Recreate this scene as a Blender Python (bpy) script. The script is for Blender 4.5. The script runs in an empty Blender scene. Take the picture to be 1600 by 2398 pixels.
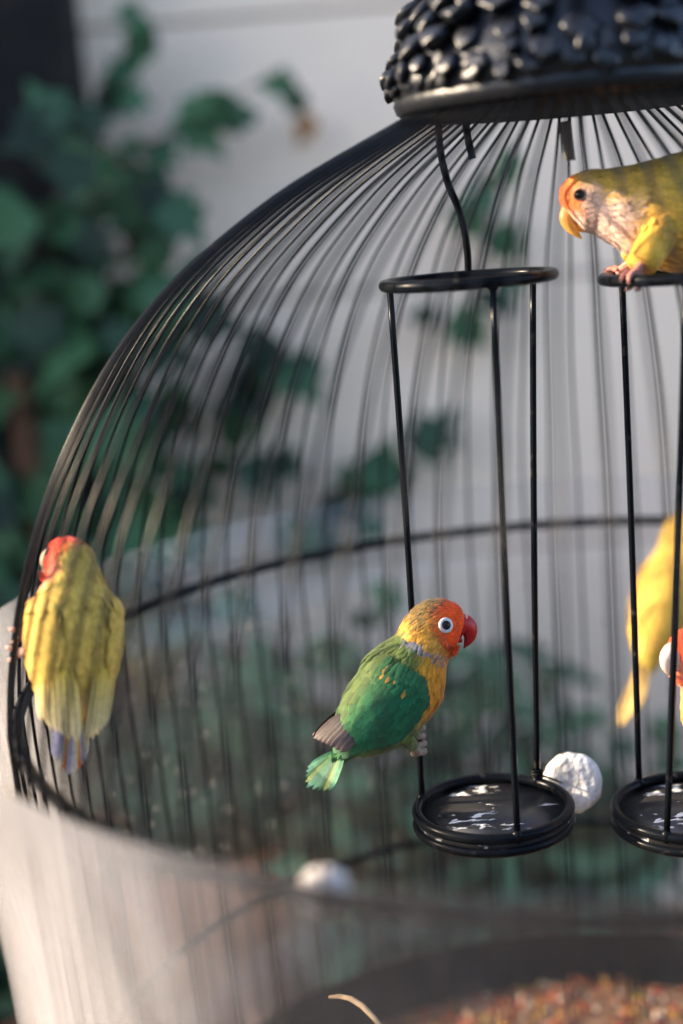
import bpy, math, random
import numpy as np
from mathutils import Matrix, Vector
random.seed(7); rng = np.random.default_rng(7)
PI = math.pi
sc = bpy.context.scene
col = sc.collection

# ------------------------------------------------------------------ camera, sky, sun, exposure
U = 0.97                       # metres from the lens to the cage axis, along the ground
H = 1.45                       # height of the lens above the ground
FPX, PITCH, ROLL, AX = 3375.5, .20055, -.07947, .17803
CAM = np.array([-AX * U, -U, H])
_f = np.array([0, math.cos(PITCH), -math.sin(PITCH)]); _u = np.array([0, math.sin(PITCH), math.cos(PITCH)]); _x = np.array([1., 0, 0])
_c, _s = math.cos(ROLL), math.sin(ROLL)
RT, UP, FW = _c * _x + _s * _u, -_s * _x + _c * _u, _f
cam = bpy.data.cameras.new('camera'); camo = bpy.data.objects.new('camera', cam); col.objects.link(camo)
M = Matrix.Identity(4)
for i in range(3):
    M[i][0], M[i][1], M[i][2], M[i][3] = RT[i], UP[i], -FW[i], CAM[i]
camo.matrix_world = M
cam.sensor_fit = 'VERTICAL'; cam.sensor_height = 36; cam.sensor_width = 24; cam.lens = FPX / 2398 * 36
cam.clip_start = .02; cam.clip_end = 500
cam.dof.use_dof = True; cam.dof.focus_distance = 1.0; cam.dof.aperture_fstop = 1.75; cam.dof.aperture_blades = 0
sc.camera = camo

SUN_TO = Vector((-1.0, .12, .43)).normalized()          # from the scene towards the sun
w = bpy.data.worlds.new('World'); sc.world = w; w.use_nodes = True
nt = w.node_tree; sky = nt.nodes.new('ShaderNodeTexSky'); sky.sky_type = 'NISHITA'; sky.sun_disc = False
sky.sun_elevation = math.asin(SUN_TO.z); sky.sun_rotation = math.atan2(SUN_TO.x, SUN_TO.y)
sky.air_density = .6; sky.dust_density = 1.6; sky.ozone_density = .0
bg = nt.nodes['Background']; bg.inputs['Strength'].default_value = .15
nt.links.new(sky.outputs['Color'], bg.inputs['Color'])
sun = bpy.data.lights.new('sun', 'SUN'); sun.energy = 2.2; sun.angle = math.radians(.6); sun.color = (1, .80, .56)
suno = bpy.data.objects.new('sun', sun); col.objects.link(suno)
suno.rotation_euler = SUN_TO.to_track_quat('Z', 'Y').to_euler(); suno.location = (-4, 0, 4)
sc.view_settings.view_transform = 'Standard'; sc.view_settings.look = 'None'; sc.view_settings.gamma = 1
sc.view_settings.exposure = 2.65
sc.render.engine = 'CYCLES'
sc.cycles.use_denoising = True; sc.cycles.max_bounces = 10; sc.cycles.transparent_max_bounces = 24
sc.cycles.caustics_reflective = False; sc.cycles.caustics_refractive = False; sc.cycles.sample_clamp_indirect = 6

# ------------------------------------------------------------------ helpers
def at(px, py, Y):
    """The point of the place at world depth Y that the photograph shows at pixel (px, py)."""
    d = (px - 800) / FPX * RT - (py - 1199) / FPX * UP + FW
    return CAM + d * ((Y - CAM[1]) / d[1])
def depth(p): return float((np.asarray(p) - CAM) @ FW)
def zU(z): return H + U * z
def srgb(r, g, b):
    v = np.array([r, g, b], float) / 255
    return np.where(v <= .04045, v / 12.92, ((v + .055) / 1.055) ** 2.4)

class MB:
    def __init__(s): s.v = []; s.f = []; s.c = []; s.n = 0
    def add(s, v, f, c=None):
        v = np.asarray(v, float).reshape(-1, 3)
        s.v.append(v); s.f += [tuple(int(i) + s.n for i in q) for q in f]
        if c is not None:
            c = np.asarray(c, float)
            if c.ndim == 1: c = np.tile(c, (len(v), 1))
            s.c.append(c)
        s.n += len(v); return s
    def tube(s, pts, r, n=8, cap=True, c=None):
        pts = np.asarray(pts, float); m = len(pts)
        r = np.full(m, r) if np.isscalar(r) else np.asarray(r, float)
        T = np.gradient(pts, axis=0); T /= np.linalg.norm(T, axis=1)[:, None] + 1e-12
        a = np.array([0, 0, 1.]) if abs(T[0][2]) < .9 else np.array([1., 0, 0])
        nrm = a - T[0] * (a @ T[0]); nrm /= np.linalg.norm(nrm)
        V = []
        for i in range(m):
            nrm = nrm - T[i] * (nrm @ T[i]); nrm /= np.linalg.norm(nrm)
            b = np.cross(T[i], nrm); ang = np.linspace(0, 2 * PI, n, endpoint=False)
            V.append(pts[i] + r[i] * (np.cos(ang)[:, None] * nrm + np.sin(ang)[:, None] * b))
        F = [(i * n + j, i * n + (j + 1) % n, (i + 1) * n + (j + 1) % n, (i + 1) * n + j) for i in range(m - 1) for j in range(n)]
        if cap: F += [tuple(range(n))[::-1], tuple(range((m - 1) * n, m * n))]
        return s.add(np.concatenate(V), F, c)
    def torus(s, ctr, R, r, n=72, m=10, c=None):
        ctr = np.asarray(ctr, float); a = np.linspace(0, 2 * PI, n, endpoint=False); b = np.linspace(0, 2 * PI, m, endpoint=False)
        V = np.array([[(R + r * math.cos(q)) * math.cos(p), (R + r * math.cos(q)) * math.sin(p), r * math.sin(q)] for p in a for q in b]) + ctr
        F = [(i * m + j, ((i + 1) % n) * m + j, ((i + 1) % n) * m + (j + 1) % m, i * m + (j + 1) % m) for i in range(n) for j in range(m)]
        return s.add(V, F, c)
    def lathe(s, prof, n=64, ctr=(0, 0, 0), c=None, cap=False):
        prof = np.asarray(prof, float); a = np.linspace(0, 2 * PI, n, endpoint=False); m = len(prof)
        V = np.array([[r * math.cos(p), r * math.sin(p), z] for p in a for r, z in prof]) + np.asarray(ctr, float)
        F = [(i * m + j, ((i + 1) % n) * m + j, ((i + 1) % n) * m + j + 1, i * m + j + 1) for i in range(n) for j in range(m - 1)]
        if cap: F += [tuple(i * m for i in range(n))[::-1], tuple(i * m + m - 1 for i in range(n))]
        return s.add(V, F, c)
    def box(s, lo, hi):
        (a, b, c_), (d, e, f) = lo, hi
        return s.add([(a, b, c_), (d, b, c_), (d, e, c_), (a, e, c_), (a, b, f), (d, b, f), (d, e, f), (a, e, f)],
                     [(3, 2, 1, 0), (4, 5, 6, 7), (0, 1, 5, 4), (1, 2, 6, 5), (2, 3, 7, 6), (3, 0, 4, 7)])
    def sphere(s, ctr, r, n=14, m=9, c=None):
        r = np.array([r, r, r]) if np.isscalar(r) else np.asarray(r)
        V = [(0, 0, 1)] + [(math.sin(PI * i / m) * math.cos(2 * PI * j / n), math.sin(PI * i / m) * math.sin(2 * PI * j / n), math.cos(PI * i / m)) for i in range(1, m) for j in range(n)] + [(0, 0, -1)]
        F = [(0, 1 + j, 1 + (j + 1) % n) for j in range(n)]
        F += [(1 + i * n + j, 1 + (i + 1) * n + j, 1 + (i + 1) * n + (j + 1) % n, 1 + i * n + (j + 1) % n) for i in range(m - 2) for j in range(n)]
        k = 1 + (m - 2) * n; F += [(k + j, k + n, k + (j + 1) % n) for j in range(n)]
        return s.add(np.array(V) * r + np.asarray(ctr, float), F, c)
    def mesh(s, name, mat, smooth=True):
        me = bpy.data.meshes.new(name); me.from_pydata(np.concatenate(s.v).tolist(), [], s.f)
        if s.c:
            ca = me.color_attributes.new('Col', 'FLOAT_COLOR', 'POINT'); cc = np.concatenate(s.c)
            ca.data.foreach_set('color', np.concatenate([cc, np.ones((len(cc), 1))], 1).astype(np.float32).ravel())
        if smooth: me.polygons.foreach_set('use_smooth', [True] * len(me.polygons))
        me.materials.append(mat); me.update(); return me
    def build(s, name, mat, parent=None, smooth=True, loc=None):
        return link(name, s.mesh(name, mat, smooth), parent, loc)
def link(name, me, parent=None, loc=None):
    o = bpy.data.objects.new(name, me); col.objects.link(o)
    if parent is not None: o.parent = parent
    if loc is not None: o.location = loc
    return o
def tag(o, label=None, cat=None, group=None, kind=None):
    if label: o['label'] = label
    if cat: o['category'] = cat
    if group: o['group'] = group
    if kind: o['kind'] = kind
    return o
def empty(name, loc, label, cat, group=None):
    o = bpy.data.objects.new(name, None); col.objects.link(o); o.location = loc; o.empty_display_size = .02
    return tag(o, label, cat, group)

# ------------------------------------------------------------------ materials
def mat(name, base, rough=.6, spec=.5, metal=0., coat=0., attr=False, noise=None, bump=None, sheen=0., trans=0., hue=0.):
    m = bpy.data.materials.new(name); m.use_nodes = True; t = m.node_tree; N = t.nodes; b = N['Principled BSDF']
    b.inputs['Roughness'].default_value = rough; b.inputs['Specular IOR Level'].default_value = spec
    b.inputs['Metallic'].default_value = metal; b.inputs['Coat Weight'].default_value = coat; b.inputs['Coat Roughness'].default_value = .15
    if sheen: b.inputs['Sheen Weight'].default_value = sheen
    tc = N.new('ShaderNodeTexCoord')
    if attr:
        a = N.new('ShaderNodeAttribute'); a.attribute_name = 'Col'; src = a.outputs['Color']
    else:
        rgb = N.new('ShaderNodeRGB'); rgb.outputs[0].default_value = (*base, 1); src = rgb.outputs[0]
    if noise:                     # (scale, other colour or factor, contrast lo, hi)
        nz = N.new('ShaderNodeTexNoise'); nz.inputs['Scale'].default_value = noise[0]; nz.inputs['Detail'].default_value = 5
        t.links.new(tc.outputs['Object'], nz.inputs['Vector'])
        rp = N.new('ShaderNodeMapRange'); rp.inputs['From Min'].default_value = noise[2]; rp.inputs['From Max'].default_value = noise[3]
        t.links.new(nz.outputs['Fac'], rp.inputs['Value'])
        mx = N.new('ShaderNodeMix'); mx.data_type = 'RGBA'
        if np.isscalar(noise[1]): mx.blend_type = 'MULTIPLY'; mx.inputs['B'].default_value = (noise[1],) * 3 + (1,)
        else: mx.inputs['B'].default_value = (*noise[1], 1)
        t.links.new(rp.outputs['Result'], mx.inputs['Factor']); t.links.new(src, mx.inputs['A']); src = mx.outputs['Result']
    if hue:
        oi = N.new('ShaderNodeObjectInfo'); hv = N.new('ShaderNodeHueSaturation'); r1 = N.new('ShaderNodeMapRange')
        r1.inputs['To Min'].default_value = 1 - hue; r1.inputs['To Max'].default_value = 1 + hue * 1.3
        t.links.new(oi.outputs['Random'], r1.inputs['Value']); t.links.new(r1.outputs['Result'], hv.inputs['Value'])
        t.links.new(src, hv.inputs['Color']); src = hv.outputs['Color']
    t.links.new(src, b.inputs['Base Color'])
    if bump:
        nb = N.new('ShaderNodeTexNoise'); nb.inputs['Scale'].default_value = bump[0]; nb.inputs['Detail'].default_value = 6
        t.links.new(tc.outputs['Object'], nb.inputs['Vector'])
        bp = N.new('ShaderNodeBump'); bp.inputs['Strength'].default_value = bump[1]; bp.inputs['Distance'].default_value = bump[2]
        t.links.new(nb.outputs['Fac'], bp.inputs['Height']); t.links.new(bp.outputs['Normal'], b.inputs['Normal'])
    if trans:
        tr = N.new('ShaderNodeBsdfTranslucent'); ms = N.new('ShaderNodeMixShader'); ms.inputs['Fac'].default_value = trans
        t.links.new(src, tr.inputs['Color']); t.links.new(b.outputs[0], ms.inputs[1]); t.links.new(tr.outputs[0], ms.inputs[2])
        t.links.new(ms.outputs[0], N['Material Output'].inputs['Surface'])
    return m
BLACK = mat('black_enamel', (.004, .005, .0065), .24, .075, noise=(95, (.045, .040, .035), .63, .76), bump=(220, .08, .001))
CAST = mat('cast_iron_paint', (.008, .009, .012), .36, .35, noise=(45, (.02, .02, .02), .6, .85), bump=(160, .35, .002))
WALL = mat('lime_render', (.90, .69, .505), .9, .2, noise=(1.3, (.78, .595, .44), .35, .75), bump=(35, .25, .01))
JOINT = mat('wall_joint', (.46, .44, .42), .95, .1)
POST = mat('dark_timber', (.008, .0075, .007), .8, .15, noise=(9, (.018, .015, .012), .45, .75), bump=(25, .5, .01))
IVY = mat('ivy_leaf', (.018, .054, .021), .5, .25, noise=(30, (.036, .080, .034), .4, .7), trans=.12, hue=.75)
SHRUB = mat('shrub_leaf', (.032, .085, .036), .5, .3, noise=(30, (.06, .11, .055), .4, .7), trans=.18, hue=.65)
DRY = mat('dry_leaf', (.36, .17, .06), .8, .2, noise=(40, .6, .4, .7), trans=.2, hue=.3)
STEM = mat('vine_stem', (.10, .06, .035), .85, .2, noise=(50, .5, .4, .6))
TERRA = mat('terracotta', (.42, .16, .075), .85, .25, noise=(14, (.50, .27, .17), .45, .75), bump=(60, .2, .004))
GROUND = mat('gravel_ground', (.10, .088, .075), .95, .2, noise=(14, (.17, .15, .125), .4, .65), bump=(70, .8, .02))
STAKE = mat('weathered_stake', (.15, .075, .04), .85, .2, noise=(30, .55, .4, .7), bump=(60, .5, .004))
SOIL = mat('potting_soil', (.035, .024, .016), .95, .1, bump=(60, .9, .02))
MINERAL = mat('mineral_chalk', (.72, .71, .68), .92, .2, noise=(70, (.60, .56, .51), .5, .8), bump=(160, .9, .006))
PUMICE = mat('pumice', (.40, .37, .345), .95, .2, noise=(90, (.40, .37, .34), .4, .7), bump=(200, .7, .003))
LITTER = mat('litter_bed', (.17, .085, .05), .95, .1, noise=(120, (.30, .19, .12), .4, .65), bump=(260, .8, .004))
HUSK = mat('seed_husk', (0, 0, 0), .8, .3, attr=True, noise=(200, .7, .45, .7))
STRAW = mat('straw', (.46, .33, .19), .75, .3, noise=(90, .7, .4, .7))
STEEL = mat('spring_steel', (.20, .20, .20), .4, .5, metal=.8)
BODY = mat('plumage_under', (0, 0, 0), .85, .15, attr=True, noise=(420, .72, .4, .7), sheen=.1)
FEATH = mat('feather', (0, 0, 0), .72, .25, attr=True, noise=(700, .8, .4, .7), sheen=.15, trans=.12)
FLIGHT = mat('flight_feather', (0, 0, 0), .55, .35, attr=True, noise=(350, .75, .4, .7), trans=.08)
HORN = mat('horn', (0, 0, 0), .42, .4, attr=True, noise=(250, .82, .45, .7))
SKIN = mat('foot_skin', (0, 0, 0), .7, .3, attr=True, noise=(900, .55, .42, .6), bump=(1300, .6, .0006))
EYE = mat('eye_gloss', (.003, .0028, .0028), .04, .18)
RING = mat('bare_eye_ring', (.56, .56, .55), .75, .3, noise=(600, .85, .4, .7))
MATT = mat('matt_black', (.006, .006, .007), .85, .1)
# droppings on the platforms: dried white splashes, with their own shapes
def splash_mat():
    m = mat('stained_tray', (.016, .016, .018), .42, .5); t = m.node_tree; N = t.nodes; b = N['Principled BSDF']
    tc = N.new('ShaderNodeTexCoord'); n1 = N.new('ShaderNodeTexNoise'); n1.inputs['Scale'].default_value = 120; n1.inputs['Detail'].default_value = 5; n1.inputs['Distortion'].default_value = .6
    n2 = N.new('ShaderNodeTexNoise'); n2.inputs['Scale'].default_value = 38; n2.inputs['Detail'].default_value = 2
    mp = N.new('ShaderNodeMapping'); mp.inputs['Scale'].default_value = (.75, 1.25, 1); mp.inputs['Location'].default_value = (.31, .12, 0)
    t.links.new(tc.outputs['Object'], mp.inputs[0]); t.links.new(mp.outputs[0], n1.inputs['Vector']); t.links.new(mp.outputs[0], n2.inputs['Vector'])
    ad = N.new('ShaderNodeMath'); ad.operation = 'MULTIPLY'; t.links.new(n1.outputs['Fac'], ad.inputs[0]); t.links.new(n2.outputs['Fac'], ad.inputs[1])
    r = N.new('ShaderNodeMapRange'); r.inputs['From Min'].default_value = .325; r.inputs['From Max'].default_value = .36; t.links.new(ad.outputs[0], r.inputs['Value'])
    n3 = N.new('ShaderNodeTexNoise'); n3.inputs['Scale'].default_value = 60; r3 = N.new('ShaderNodeMapRange'); r3.inputs['From Min'].default_value = .45; r3.inputs['From Max'].default_value = .8
    t.links.new(tc.outputs['Object'], n3.inputs['Vector']); t.links.new(n3.outputs['Fac'], r3.inputs['Value'])
    m1 = N.new('ShaderNodeMix'); m1.data_type = 'RGBA'; m1.inputs['A'].default_value = (.016, .016, .018, 1); m1.inputs['B'].default_value = (.035, .034, .033, 1); t.links.new(r3.outputs[0], m1.inputs['Factor'])
    m2 = N.new('ShaderNodeMix'); m2.data_type = 'RGBA'; m2.inputs['B'].default_value = (.62, .62, .60, 1); t.links.new(r.outputs[0], m2.inputs['Factor']); t.links.new(m1.outputs['Result'], m2.inputs['A'])
    t.links.new(m2.outputs['Result'], b.inputs['Base Color'])
    rr = N.new('ShaderNodeMapRange'); rr.inputs['To Min'].default_value = .38; rr.inputs['To Max'].default_value = .9; t.links.new(r.outputs[0], rr.inputs['Value']); t.links.new(rr.outputs[0], b.inputs['Roughness'])
    bp = N.new('ShaderNodeBump'); bp.inputs['Strength'].default_value = .5; bp.inputs['Distance'].default_value = .0015; t.links.new(r.outputs[0], bp.inputs['Height']); t.links.new(bp.outputs[0], b.inputs['Normal'])
    return m
TRAY = splash_mat()
# clear plastic guard: mostly see-through, a film of dust and fine scratches that catches light, plus a painted sun veil
def guard_mat():
    m = bpy.data.materials.new('dusty_clear_plastic_sun_veil'); m.use_nodes = True; t = m.node_tree; N = t.nodes; N.remove(N['Principled BSDF'])
    tp = N.new('ShaderNodeBsdfTransparent'); tp.inputs[0].default_value = (.965, .96, .965, 1)
    df = N.new('ShaderNodeBsdfDiffuse'); df.inputs[0].default_value = (.80, .76, .74, 1)
    tl = N.new('ShaderNodeBsdfTranslucent'); tl.inputs[0].default_value = (.80, .76, .74, 1)
    ds = N.new('ShaderNodeMixShader'); ds.inputs[0].default_value = .5; t.links.new(df.outputs[0], ds.inputs[1]); t.links.new(tl.outputs[0], ds.inputs[2])
    tc = N.new('ShaderNodeTexCoord'); mp = N.new('ShaderNodeMapping'); mp.inputs['Scale'].default_value = (9, 9, 1.2)
    n1 = N.new('ShaderNodeTexNoise'); n1.inputs['Scale'].default_value = 3; n1.inputs['Detail'].default_value = 6
    n2 = N.new('ShaderNodeTexNoise'); n2.inputs['Scale'].default_value = 130; n2.inputs['Detail'].default_value = 2
    t.links.new(tc.outputs['Object'], mp.inputs[0]); t.links.new(mp.outputs[0], n1.inputs['Vector']); t.links.new(tc.outputs['Object'], n2.inputs['Vector'])
    r1 = N.new('ShaderNodeMapRange'); r1.inputs['From Min'].default_value = .3; r1.inputs['From Max'].default_value = .75; r1.inputs['To Min'].default_value = .004; r1.inputs['To Max'].default_value = .017
    r2 = N.new('ShaderNodeMapRange'); r2.inputs['From Min'].default_value = .68; r2.inputs['From Max'].default_value = .74; r2.inputs['To Max'].default_value = .22
    t.links.new(n1.outputs['Fac'], r1.inputs['Value']); t.links.new(n2.outputs['Fac'], r2.inputs['Value'])
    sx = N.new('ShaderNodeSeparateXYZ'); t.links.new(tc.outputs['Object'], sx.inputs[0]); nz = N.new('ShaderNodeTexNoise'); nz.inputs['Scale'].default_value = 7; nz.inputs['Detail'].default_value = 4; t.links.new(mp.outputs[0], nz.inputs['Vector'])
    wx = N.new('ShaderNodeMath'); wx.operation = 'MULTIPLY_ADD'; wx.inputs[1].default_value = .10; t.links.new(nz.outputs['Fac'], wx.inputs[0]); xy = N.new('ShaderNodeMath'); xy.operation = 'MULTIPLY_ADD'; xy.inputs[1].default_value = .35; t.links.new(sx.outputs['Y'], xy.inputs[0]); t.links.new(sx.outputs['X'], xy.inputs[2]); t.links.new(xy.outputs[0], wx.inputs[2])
    r4 = N.new('ShaderNodeMapRange'); r4.interpolation_type = 'SMOOTHSTEP'; r4.inputs['From Min'].default_value = -.28; r4.inputs['From Max'].default_value = -.43; r4.inputs['To Max'].default_value = .42; t.links.new(wx.outputs[0], r4.inputs['Value'])   # white sunlit veil painted into the mix on the left front
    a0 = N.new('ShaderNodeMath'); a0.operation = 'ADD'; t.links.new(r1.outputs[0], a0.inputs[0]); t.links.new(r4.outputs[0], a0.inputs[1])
    ad = N.new('ShaderNodeMath'); ad.operation = 'ADD'; t.links.new(a0.outputs[0], ad.inputs[0]); t.links.new(r2.outputs[0], ad.inputs[1])
    m1 = N.new('ShaderNodeMixShader'); t.links.new(ad.outputs[0], m1.inputs[0]); t.links.new(tp.outputs[0], m1.inputs[1]); t.links.new(ds.outputs[0], m1.inputs[2])
    sg = N.new('ShaderNodeBsdfGlossy'); sg.inputs['Roughness'].default_value = .48; m0 = N.new('ShaderNodeMixShader'); m0.inputs[0].default_value = .015     # fine scratches
    t.links.new(m1.outputs[0], m0.inputs[1]); t.links.new(sg.outputs[0], m0.inputs[2]); m1 = m0
    gl = N.new('ShaderNodeBsdfGlossy'); gl.inputs['Roughness'].default_value = .16
    fr = N.new('ShaderNodeFresnel'); ge = N.new('ShaderNodeNewGeometry'); io = N.new('ShaderNodeMapRange'); io.inputs['To Min'].default_value = 1.35; io.inputs['To Max'].default_value = 1 / 1.35
    t.links.new(ge.outputs['Backfacing'], io.inputs['Value']); t.links.new(io.outputs[0], fr.inputs['IOR'])   # air to plastic on both faces of the sheet
    m2 = N.new('ShaderNodeMixShader'); t.links.new(fr.outputs[0], m2.inputs[0]); t.links.new(m1.outputs[0], m2.inputs[1]); t.links.new(gl.outputs[0], m2.inputs[2])
    t.links.new(m2.outputs[0], N['Material Output'].inputs['Surface']); return m
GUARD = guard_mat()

# ------------------------------------------------------------------ setting
g = MB().add([(-60, -60, 0), (60, -60, 0), (60, 60, 0), (-60, 60, 0)], [(0, 1, 2, 3)]).build('ground', GROUND); tag(g, kind='structure')
WY = 1.55
wall = empty('garden_wall', (0, WY, 0), 'pale grey lime rendered garden wall behind the birdcage', 'wall')
MB().box((-6, .02, 0), (6, .22, 3.05)).build('wall_core', JOINT, wall, smooth=False)
zc = [0, .38, .85, 1.325, 1.79, 2.26, 2.73, 3.08]
for i in range(7):
    MB().box((-6.02, 0, zc[i] + .004), (6.02, .25, zc[i + 1] - .004)).build('course', WALL, wall, smooth=False)
MB().box((-6.05, -.04, 3.08), (6.05, .29, 3.15)).build('coping', WALL, wall, smooth=False)
side = empty('garden_wall', (-2.1, .66, 0), 'pale unseen side wall added to keep the sun off the post and ivy', 'wall')  # added out of view to shade the post, ivy and back wall
MB().box((-.22, 0, 0), (0, WY + .02 - .66, 2.98)).build('wall_core', WALL, side, smooth=False)
MB().box((-.26, -.04, 2.98), (.04, WY - .03 - .66, 3.05)).build('coping', WALL, side, smooth=False)
# dark timber post at the left, in front of the wall
pe = at(160, 60, 1.38)
po = empty('timber_post', (pe[0] - .3, 1.42, 0), 'broad dark timber post standing against the pale wall, overgrown with ivy', 'post')
MB().box((-.3, -.06, 0), (.3, .09, 2.9)).build('shaft', POST, po, smooth=False)
MB().box((-.33, -.08, 2.9), (.33, .11, 2.96)).build('cap', POST, po, smooth=False)

# unseen foliage added across the garden so the bars reflect less bright horizon
hg = empty('added_hedge', (1.5, -4.6, 0), 'tall dense unseen evergreen mass added to block the horizon glow', 'added_hedge')
V = []; F = []; nx, nz = 70, 26
for i in range(nx):
    for j in range(nz):
        a = j / (nz - 1); x = -5.2 + 10.4 * i / (nx - 1)
        pr_ = [(-.45, 0), (-.55, 1.2), (-.48, 2.3), (-.25, 2.7), (.25, 2.7), (.48, 2.3), (.55, 1.2), (.45, 0)]
        k = a * 7; q = int(min(k, 6)); y = pr_[q][0] * (1 - k + q) + pr_[q + 1][0] * (k - q); z = pr_[q][1] * (1 - k + q) + pr_[q + 1][1] * (k - q)
        b = 1 + .10 * math.sin(x * 3.1 + z * 2) + .08 * math.sin(x * 7.3 - z * 5) + random.uniform(-.06, .06)
        V.append((x, y * b, z * (1 + .02 * math.sin(x * 5)) if 0 < j < nz - 1 else 0))
F = [(i * nz + j, (i + 1) * nz + j, (i + 1) * nz + j + 1, i * nz + j + 1) for i in range(nx - 1) for j in range(nz - 1)] + [tuple(range(nz)), tuple(range((nx - 1) * nz, nx * nz))[::-1]]
MB().add(V, F).build('foliage_core', SHRUB, hg)
mb = MB(); VV = np.array(V)
for i in range(6000):
    p = VV[int(rng.integers(len(VV)))] + rng.normal(size=3) * np.array([.08, .05, .08]); d = rng.normal(size=3); d /= np.linalg.norm(d); e_ = np.cross(d, rng.normal(size=3)); e_ /= np.linalg.norm(e_) + 1e-6
    p[2] = max(p[2], .06); mb.add([p - d * .04, p + e_ * .02, p + d * .04, p - e_ * .02], [(0, 1, 2, 3)])
tag(mb.build('foliage', SHRUB, hg), kind='stuff')

h2_ = empty('added_hedge', (-10.5, -1.0, 0), 'tall dense unseen evergreen mass added to block low glow on the sunny side', 'added_hedge')  # added copy, out of view, cutting the low glow mirrored in the bars
for c_ in list(hg.children):
    o = c_.copy(); col.objects.link(o); o.parent = h2_
h2_.rotation_euler[2] = PI / 2; h2_.scale = (1.2, 1, 1.25)

# ------------------------------------------------------------------ leaves
def leaf_mesh(name, m, outline, fold=.18, curl=.2):
    o = np.array(outline, float); c = np.array([[y, 0] for y in np.linspace(0, 1, 4)])
    half = o                                           # (along, across) of one side, from base to tip
    V = [(0, 0, 0)]; F = []
    spine = [(a, 0) for a, _ in half[1:-1]]
    V = [(0, 0, 0)] + [(0, a, -curl * a * a) for a, _ in spine] + [(0, 1, -curl)]
    k = len(spine)
    for sgn in (1, -1):
        st = len(V)
        for a, b in half[1:-1]: V.append((sgn * b, a + (b * .0), -curl * a * a + fold * b))
        idx = [0] + list(range(st, st + k)) + [k + 1]; sp = [0] + list(range(1, k + 1)) + [k + 1]
        for i in range(k + 1):
            q = [sp[i], sp[i + 1], idx[i + 1], idx[i]]; q = list(dict.fromkeys(q))
            if len(q) > 2: F.append(tuple(q if sgn < 0 else q[::-1]))
    return MB().add(V, F).mesh(name, m)
IVYO = [(0, 0), (-.10, .16), (-.02, .38), (.16, .52), (.26, .34), (.44, .50), (.56, .40), (.62, .20), (.8, .12), (1, 0)]
OVAL = [(0, 0), (.12, .14), (.3, .25), (.5, .28), (.72, .2), (.9, .08), (1, 0)]
LONG = [(0, 0), (.15, .07), (.4, .12), (.65, .10), (.85, .05), (1, 0)]
ivy_me = [leaf_mesh('ivy_leaf', IVY, IVYO, f, c) for f, c in ((.15, .2), (-.1, .3), (.3, .1))]
dry_me = [leaf_mesh('dry_leaf', DRY, IVYO, .5, .5)]
shr_me = [leaf_mesh('shrub_leaf', SHRUB, OVAL, f, c) for f, c in ((.2, .25), (-.1, .1))]
lng_me = [leaf_mesh('shrub_leaf', SHRUB, LONG, f, c) for f, c in ((.2, .3), (.1, .5))]
def put_leaf(parent, meshes, p, size, face=(0, -1, .5), droop=-.6, name='leaf', spread=.7):
    """A leaf at p (world) whose upper side looks roughly along face and whose tip hangs down or out."""
    n = Vector(face) + Vector(rng.normal(size=3) * spread * .6); n.normalize()
    tip = Vector((rng.normal() * .9, rng.normal() * .3, droop + rng.normal() * .5)); tip -= n * tip.dot(n); tip.normalize()
    x = tip.cross(n)
    R = Matrix((x, tip, n)).transposed().to_4x4()
    o = link(name, meshes[int(rng.integers(len(meshes)))], parent)
    o.matrix_basis = Matrix.Translation(Vector(p) - parent.location) @ R @ Matrix.Scale(size * float(rng.uniform(.75, 1.2)), 4)
    return o
def ivy(label, stem_pts, leaves, base=None, stem_r=.004, group=None):
    """stem_pts: (px, py, Y); leaves: list of (world point, size)"""
    P = [at(*q) for q in stem_pts]
    e = empty('ivy_vine', tuple(P[0]) if base is None else base, label, 'ivy', group); L = np.array(e.location)
    mb = MB().tube(np.array(P) - L, np.linspace(stem_r, stem_r * .4, len(P)), 6)
    for p, s in leaves:                         # a stalk from each leaf to the stem
        q = min(P, key=lambda a: np.linalg.norm(a - p)); mid = (q + p) / 2 + np.array([0, -.01, .01])
        mb.tube(np.array([q, mid, p]) - L, .0012, 4, cap=False)
    mb.build('stem', STEM, e)
    for p, s in leaves: put_leaf(e, ivy_me, p, s)
    return e
def scatter(pts, n, spread, Y, dy, s0, s1):
    out = []
    for i in range(n):
        k = rng.uniform(0, len(pts) - 1); i0 = int(k); a = k - i0
        px = pts[i0][0] * (1 - a) + pts[i0 + 1][0] * a; py = pts[i0][1] * (1 - a) + pts[i0 + 1][1] * a
        out.append((at(px + rng.normal() * spread, py + rng.normal() * spread, Y - abs(rng.normal()) * dy), rng.uniform(s0, s1)))
    return out
# ivy covering the post
lv = []
for i in range(290):
    py = rng.uniform(230, 2350); edge = 150 + .10 * py + (90 if 420 < py < 1500 else 20)
    px = rng.uniform(-160, 1) + (edge + 160) * rng.random() ** .8
    if py < 470 and px < 150 - (470 - py) * .2: continue
    if 830 < py < 1180 and 0 < px < 75: continue
    lv.append((at(px, py, 1.30 - abs(rng.normal()) * .06), rng.uniform(.055, .10)))
ivy('dense dark green ivy mantling the broad timber post', [(60, 2390, 1.33), (110, 1900, 1.33), (60, 1400, 1.33), (150, 900, 1.33), (120, 500, 1.33), (200, 300, 1.33)], lv, stem_r=.012)
ivy('slim ivy shoot climbing up the pale wall beside the post', [(190, 400, 1.40), (235, 250, 1.42), (285, 180, 1.44), (300, 90, 1.45), (330, 10, 1.45)],
    [(at(x, y, 1.42), s) for x, y, s in ((322, 28, .055), (352, 62, .06), (362, 96, .05), (306, 104, .06), (340, 110, .05), (310, 150, .055), (262, 178, .06), (300, 190, .05), (238, 205, .05), (282, 225, .05), (230, 250, .06), (205, 275, .055))] )
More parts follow.
